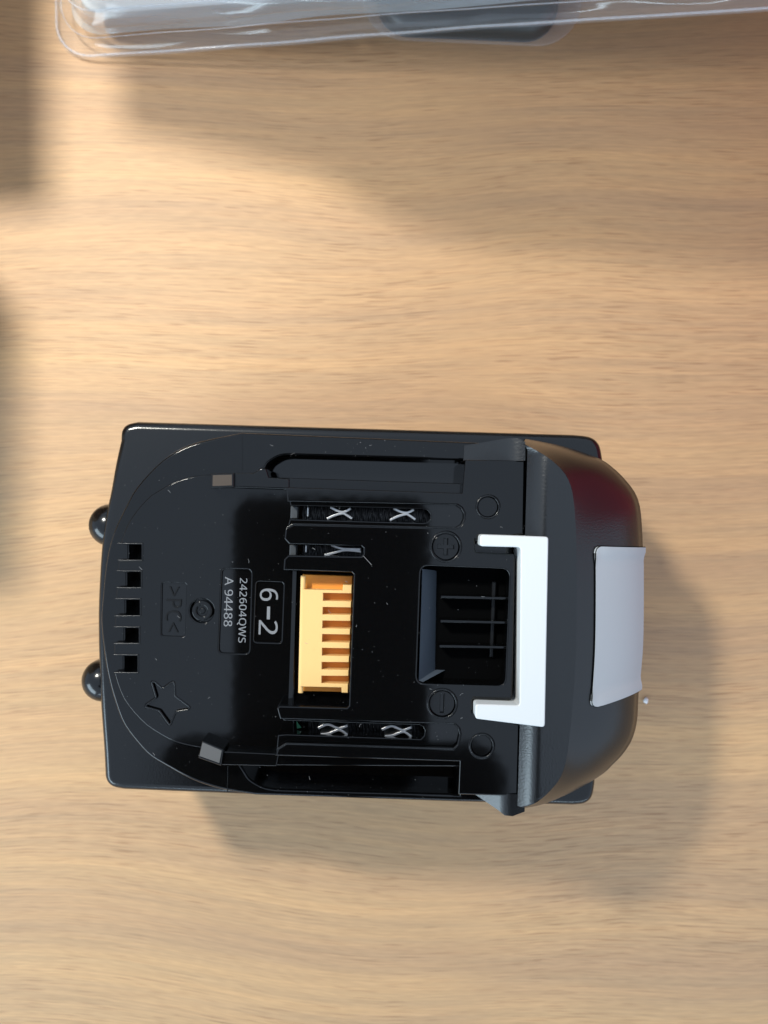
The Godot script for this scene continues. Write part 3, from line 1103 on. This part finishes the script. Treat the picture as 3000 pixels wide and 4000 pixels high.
func make_surroundings() -> void:
	# the phone that takes the picture, its lens near one corner
	var t := thing("mobile_phone", "black mobile phone held flat above the battery, mirrored in its gloss", "phone", Vector3(-21.2, 228, 74) * S)
	var mb := MB.new()
	slab(mb, rounded_rect(-38.7, -80, 38.7, 80, 9, 8), [], 0.0, 8.5, 1.5, 4, true)
	put(mb, "body", M.phone, t)
	# an added stand, its clamp in place of the hands that darken the reflection
	t = thing("added_stand", "added black phone stand, its clamp standing in for the hands around the phone", "stand", Vector3(-22, 0, 330) * S)
	mb = MB.new()
	slab(mb, rounded_rect(-68, -242, 68, -190, 14, 6), [], 222.0, 227.0, 1.5, 3, true)
	put(mb, "clamp", M.phone, t)
	mb = MB.new()
	rod(mb, Vector3(0, 221, -215), Vector3(0, 221, 0), 8)
	put(mb, "arm", M.phone, t)
	mb = MB.new()
	rod(mb, Vector3(0, 10, 0), Vector3(0, 232, 0), 9)
	put(mb, "post", M.phone, t)
	mb = MB.new()
	turned(mb, [[0.0, 0.0], [70.0, 0.0], [70.0, 8.0], [66.0, 12.0], [0.0, 12.0]])
	put(mb, "base", M.phone, t)
	# red tool box to the right
	t = thing("tool_box", "red plastic tool box to the right, mirrored dimly in the battery housing", "tool box", Vector3(245, 0, -88) * S)
	mb = MB.new()
	solid_box(mb, Vector3(0, 50, 0), Vector3(150, 100, 160), 8)
	put(mb, "body", M.red, t)
	mb = MB.new()
	solid_box(mb, Vector3(0, 117, 0), Vector3(154, 32, 164), 9)
	put(mb, "lid", M.red, t)
	mb = MB.new()
	rod(mb, Vector3(0, 133, -60), Vector3(0, 158, -50), 6)
	rod(mb, Vector3(0, 158, -50), Vector3(0, 158, 50), 8)
	rod(mb, Vector3(0, 158, 50), Vector3(0, 133, 60), 6)
	put(mb, "handle", M.metal_dark, t)
	# added carton and board, unseen, that throw the wide shadow on the upper table
	t = thing("carton", "brown carton added beyond the upper edge to carry the shadow sheet", "box", Vector3(60, 0, -175) * S)
	mb = MB.new()
	solid_box(mb, Vector3(0, 34.9, 0), Vector3(230, 69.8, 48), 1.0)
	put(mb, "body", M.box, t)
	t = thing("shadow_sheet", "added frosted sheet on the carton beyond the upper edge, placed to cast the wide shadow", "plastic sheet", Vector3(0, 70, 0) * S)
	mb = MB.new()
	slab(mb, pl([-92.5, -120.5, -53, -111, -33.5, -100, -13.9, -95, 44, -91, 190, -92, 190, -200, -97, -200]), [], 0.0, 3.0, 0.4, 2, true)
	put(mb, "panel", M.frosted, t)
	# box beyond the left edge, whose shadow reaches into the picture
	t = thing("cardboard_box", "larger brown cardboard box beyond the upper left corner, seen by its shadow", "box", Vector3(-166, 0, -162) * S)
	mb = MB.new()
	solid_box(mb, Vector3(0, 40, 0), Vector3(110, 80, 110), 1.0)
	put(mb, "body", M.box, t)


func make_lamp() -> void:
	var second := thing("cardboard_box", "small brown cardboard box beyond the middle of the left edge", "box", Vector3(-152.5, 0, -55) * S)
	var bx := MB.new()
	solid_box(bx, Vector3(0, 40, 0), Vector3(72, 80, 57), 1.0)
	put(bx, "body", M.box, second)
	var head := Vector3(-238, 450, -250)
	var t := thing("desk_lamp", "desk lamp with a round shade above the upper left corner", "lamp", Vector3(-430, 0, -400) * S)
	var d := head - Vector3(-430, 0, -400)
	var mb := MB.new()
	turned(mb, [[0.0, 0.0], [75.0, 0.0], [75.0, 10.0], [70.0, 16.0], [12.0, 20.0], [0.0, 20.0]])
	put(mb, "base", M.metal_dark, t)
	mb = MB.new()
	rod(mb, Vector3(0, 10, 0), Vector3(-20, 480, -20), 7)
	rod(mb, Vector3(-20, 480, -20), d + Vector3(-10, 75, -10), 7)
	put(mb, "arm", M.metal_dark, t)
	mb = MB.new()
	turned(mb, [[62.0, -8.0], [48.0, 45.0], [20.0, 72.0], [0.0, 74.0]], 32, d)
	turned(mb, [[60.0, -8.0], [46.0, 43.0], [19.0, 70.0], [0.0, 72.0]], 32, d)
	put(mb, "lamp_shade", M.metal_dark, t)
	var glow := StandardMaterial3D.new()
	glow.albedo_color = Color(1, 0.95, 0.85)
	glow.emission_enabled = true
	glow.emission = Color(1.0, 0.93, 0.8)
	glow.emission_energy_multiplier = 6.0
	mb = MB.new()
	turned(mb, [[0.0, -20.0], [14.0, -16.0], [26.0, 0.0], [28.0, 12.0], [20.0, 30.0], [10.0, 40.0], [0.0, 40.0]], 24, d)
	put(mb, "bulb", glow, t)
	var l := SpotLight3D.new()
	l.name = "desk_lamp_light"
	l.position = head * S
	l.light_color = LAMP_COLOR
	l.light_energy = LAMP_ENERGY
	l.light_size = 0.03
	l.spot_angle = 28.0
	l.spot_angle_attenuation = 1.0
	l.spot_range = 6.0
	l.spot_attenuation = 2.0
	l.shadow_enabled = true
	add_child(l)
	l.look_at(Vector3(-0.075, 0, -0.085))


func make_window(label: String, at: Vector3, wide: float, high: float, energy: float, glow_energy: float) -> void:
	var t := thing("window", label, "window", at * S, "daylight windows beyond the table")
	t.look_at(Vector3(0, 0.03, 0.0), Vector3.UP)
	var glow := StandardMaterial3D.new()
	glow.albedo_color = Color(0.8, 0.9, 1.0)
	glow.emission_enabled = true
	glow.emission = WINDOW_COLOR
	glow.emission_energy_multiplier = glow_energy
	var w := wide / 2
	var h := high / 2
	for x in [-w / 2, w / 2]:
		var mb := MB.new()
		mb.flat(Vector3(x - w / 2 + 5, -h, 0), Vector3(x + w / 2 - 5, -h, 0), Vector3(x + w / 2 - 5, h, 0), Vector3(x - w / 2 + 5, h, 0), Vector3(0, 0, -1))
		put(mb, "pane", glow, t)
	for q in [[0.0, 0.0, 10.0, high], [-w - 10, 0.0, 20.0, high + 40], [w + 10, 0.0, 20.0, high + 40], [0.0, h + 10, wide, 20.0], [0.0, -h - 10, wide, 20.0]]:
		var mb := MB.new()
		solid_box(mb, Vector3(q[0], q[1], 6), Vector3(q[2], q[3], 30), 2)
		put(mb, "frame_bar", M.white, t)
	var l := AreaLight3D.new()
	l.name = numbered("window_light", self)
	l.area_size = Vector2(wide, high) * S
	l.light_color = WINDOW_COLOR
	l.light_energy = energy
	l.shadow_enabled = true
	l.set("area_range", 6.0)
	add_child(l)
	l.transform = t.transform
	l.position += -t.transform.basis.z * 0.02


func make_crumb() -> void:
	var mb := MB.new()
	var rows := []
	for i in 9:
		var a := PI * i / 8
		var line := PackedVector3Array()
		for j in 14:
			var r := 0.5 * (1.0 + 0.22 * sin(3.0 * j + i * 1.7) + 0.15 * cos(5.0 * j - i))
			line.append(Vector3(cos(TAU * j / 14) * sin(a) * r * 1.1, 0.45 + cos(a) * 0.45, sin(TAU * j / 14) * sin(a) * r * 1.5))
		rows.append(line)
	sheet(mb, rows, Vector3.RIGHT, true)
	var o := put(mb, "crumb", M.card)
	o.position = Vector3(65.7, 0, 47.3) * S
	tag(o, "tiny pale crumb on the table just right of the grey button", "crumb")


func make_dust() -> void:
	# specks and lint on the glossy plastic
	var mb := MB.new()
	var spots := []
	for i in 300:
		var u := rng.randf()
		if i < 110:
			spots.append([rng.randf_range(-46, -14), rng.randf_range(-30, 30), DECK_TOP])
		elif i < 250:
			spots.append([rng.randf_range(-12, 33), rng.randf_range(-22, 22), BLOCK_TOP])
		else:
			spots.append([rng.randf_range(-18, 18), (-33.5 if u < 0.5 else 33.5) + rng.randf_range(-2, 2), RIM_TOP])
	for q in spots:
		var a := rng.randf() * TAU
		var long := 0.03 + pow(rng.randf(), 9.0) * 0.4
		var d := Vector3(cos(a), 0, sin(a)) * long
		var c := Vector3(q[0], q[2] + 0.05, q[1])
		var bow := Vector3(-d.z, 0.1, d.x) * rng.randf_range(-0.5, 0.5)
		rod(mb, c - d, c + bow, 0.02 + rng.randf() * 0.02, 5)
		if long > 0.2:
			rod(mb, c + bow, c + d + bow * 0.4, 0.022, 5)
	for q in [[1.37, -12.6, 2.97, -10.95]]:
		rod(mb, Vector3(q[0], BLOCK_TOP + 0.1, q[1]), Vector3(q[2], BLOCK_TOP + 0.2, q[3]), 0.035, 5)
	var o := put(mb, "dust", M.lint)
	o.position = Vector3(-5.6, 0, 20.9) * S
	o.rotation.y = -deg_to_rad(1.6)
	o.set_meta("kind", "stuff")
	o.set_meta("label", "pale dust specks and lint on the black plastic")
	o.set_meta("category", "dust")


const LAMP_COLOR := Color(1.0, 0.99, 0.95)
const LAMP_ENERGY := 0.35
const WINDOW_COLOR := Color(0.86, 0.95, 1.0)


func _ready() -> void:
	rng.seed = 7
	# camera: straight down, the top of the picture towards -z
	var cam := Camera3D.new()
	cam.name = "camera"
	cam.position = Vector3(0, 0.223, 0)
	cam.rotation_degrees = Vector3(-90, 0, 0)
	cam.fov = 60.0
	cam.near = 0.005
	cam.far = 20.0
	var lens := CameraAttributesPhysical.new()
	lens.frustum_focal_length = 20.785
	lens.frustum_focus_distance = 0.169
	lens.frustum_near = 0.005
	lens.frustum_far = 20.0
	lens.exposure_aperture = 14.0
	cam.attributes = lens
	add_child(cam)
	# the room's own light
	var env := Environment.new()
	env.background_mode = Environment.BG_COLOR
	env.background_color = Color(0.66, 0.80, 0.99).linear_to_srgb()
	env.tonemap_mode = Environment.TONE_MAPPER_LINEAR
	env.tonemap_exposure = 1.0
	env.sdfgi_enabled = true
	env.ssao_enabled = true
	env.ssil_enabled = true
	var we := WorldEnvironment.new()
	we.name = "room_air"
	we.environment = env
	add_child(we)
	make_materials()
	make_window("bright daylight window to the lower left of the table", Vector3(-620, 330, 470), 620, 280, 0.21, 4.0)
	make_window("bright daylight window beyond the lower edge of the table", Vector3(160, 360, 1000), 1100, 60, 0.15, 3.0)
	make_lamp()
	make_table()
	make_pack()
	make_blister()
	make_puck()
	make_surroundings()
	make_crumb()
	make_dust()
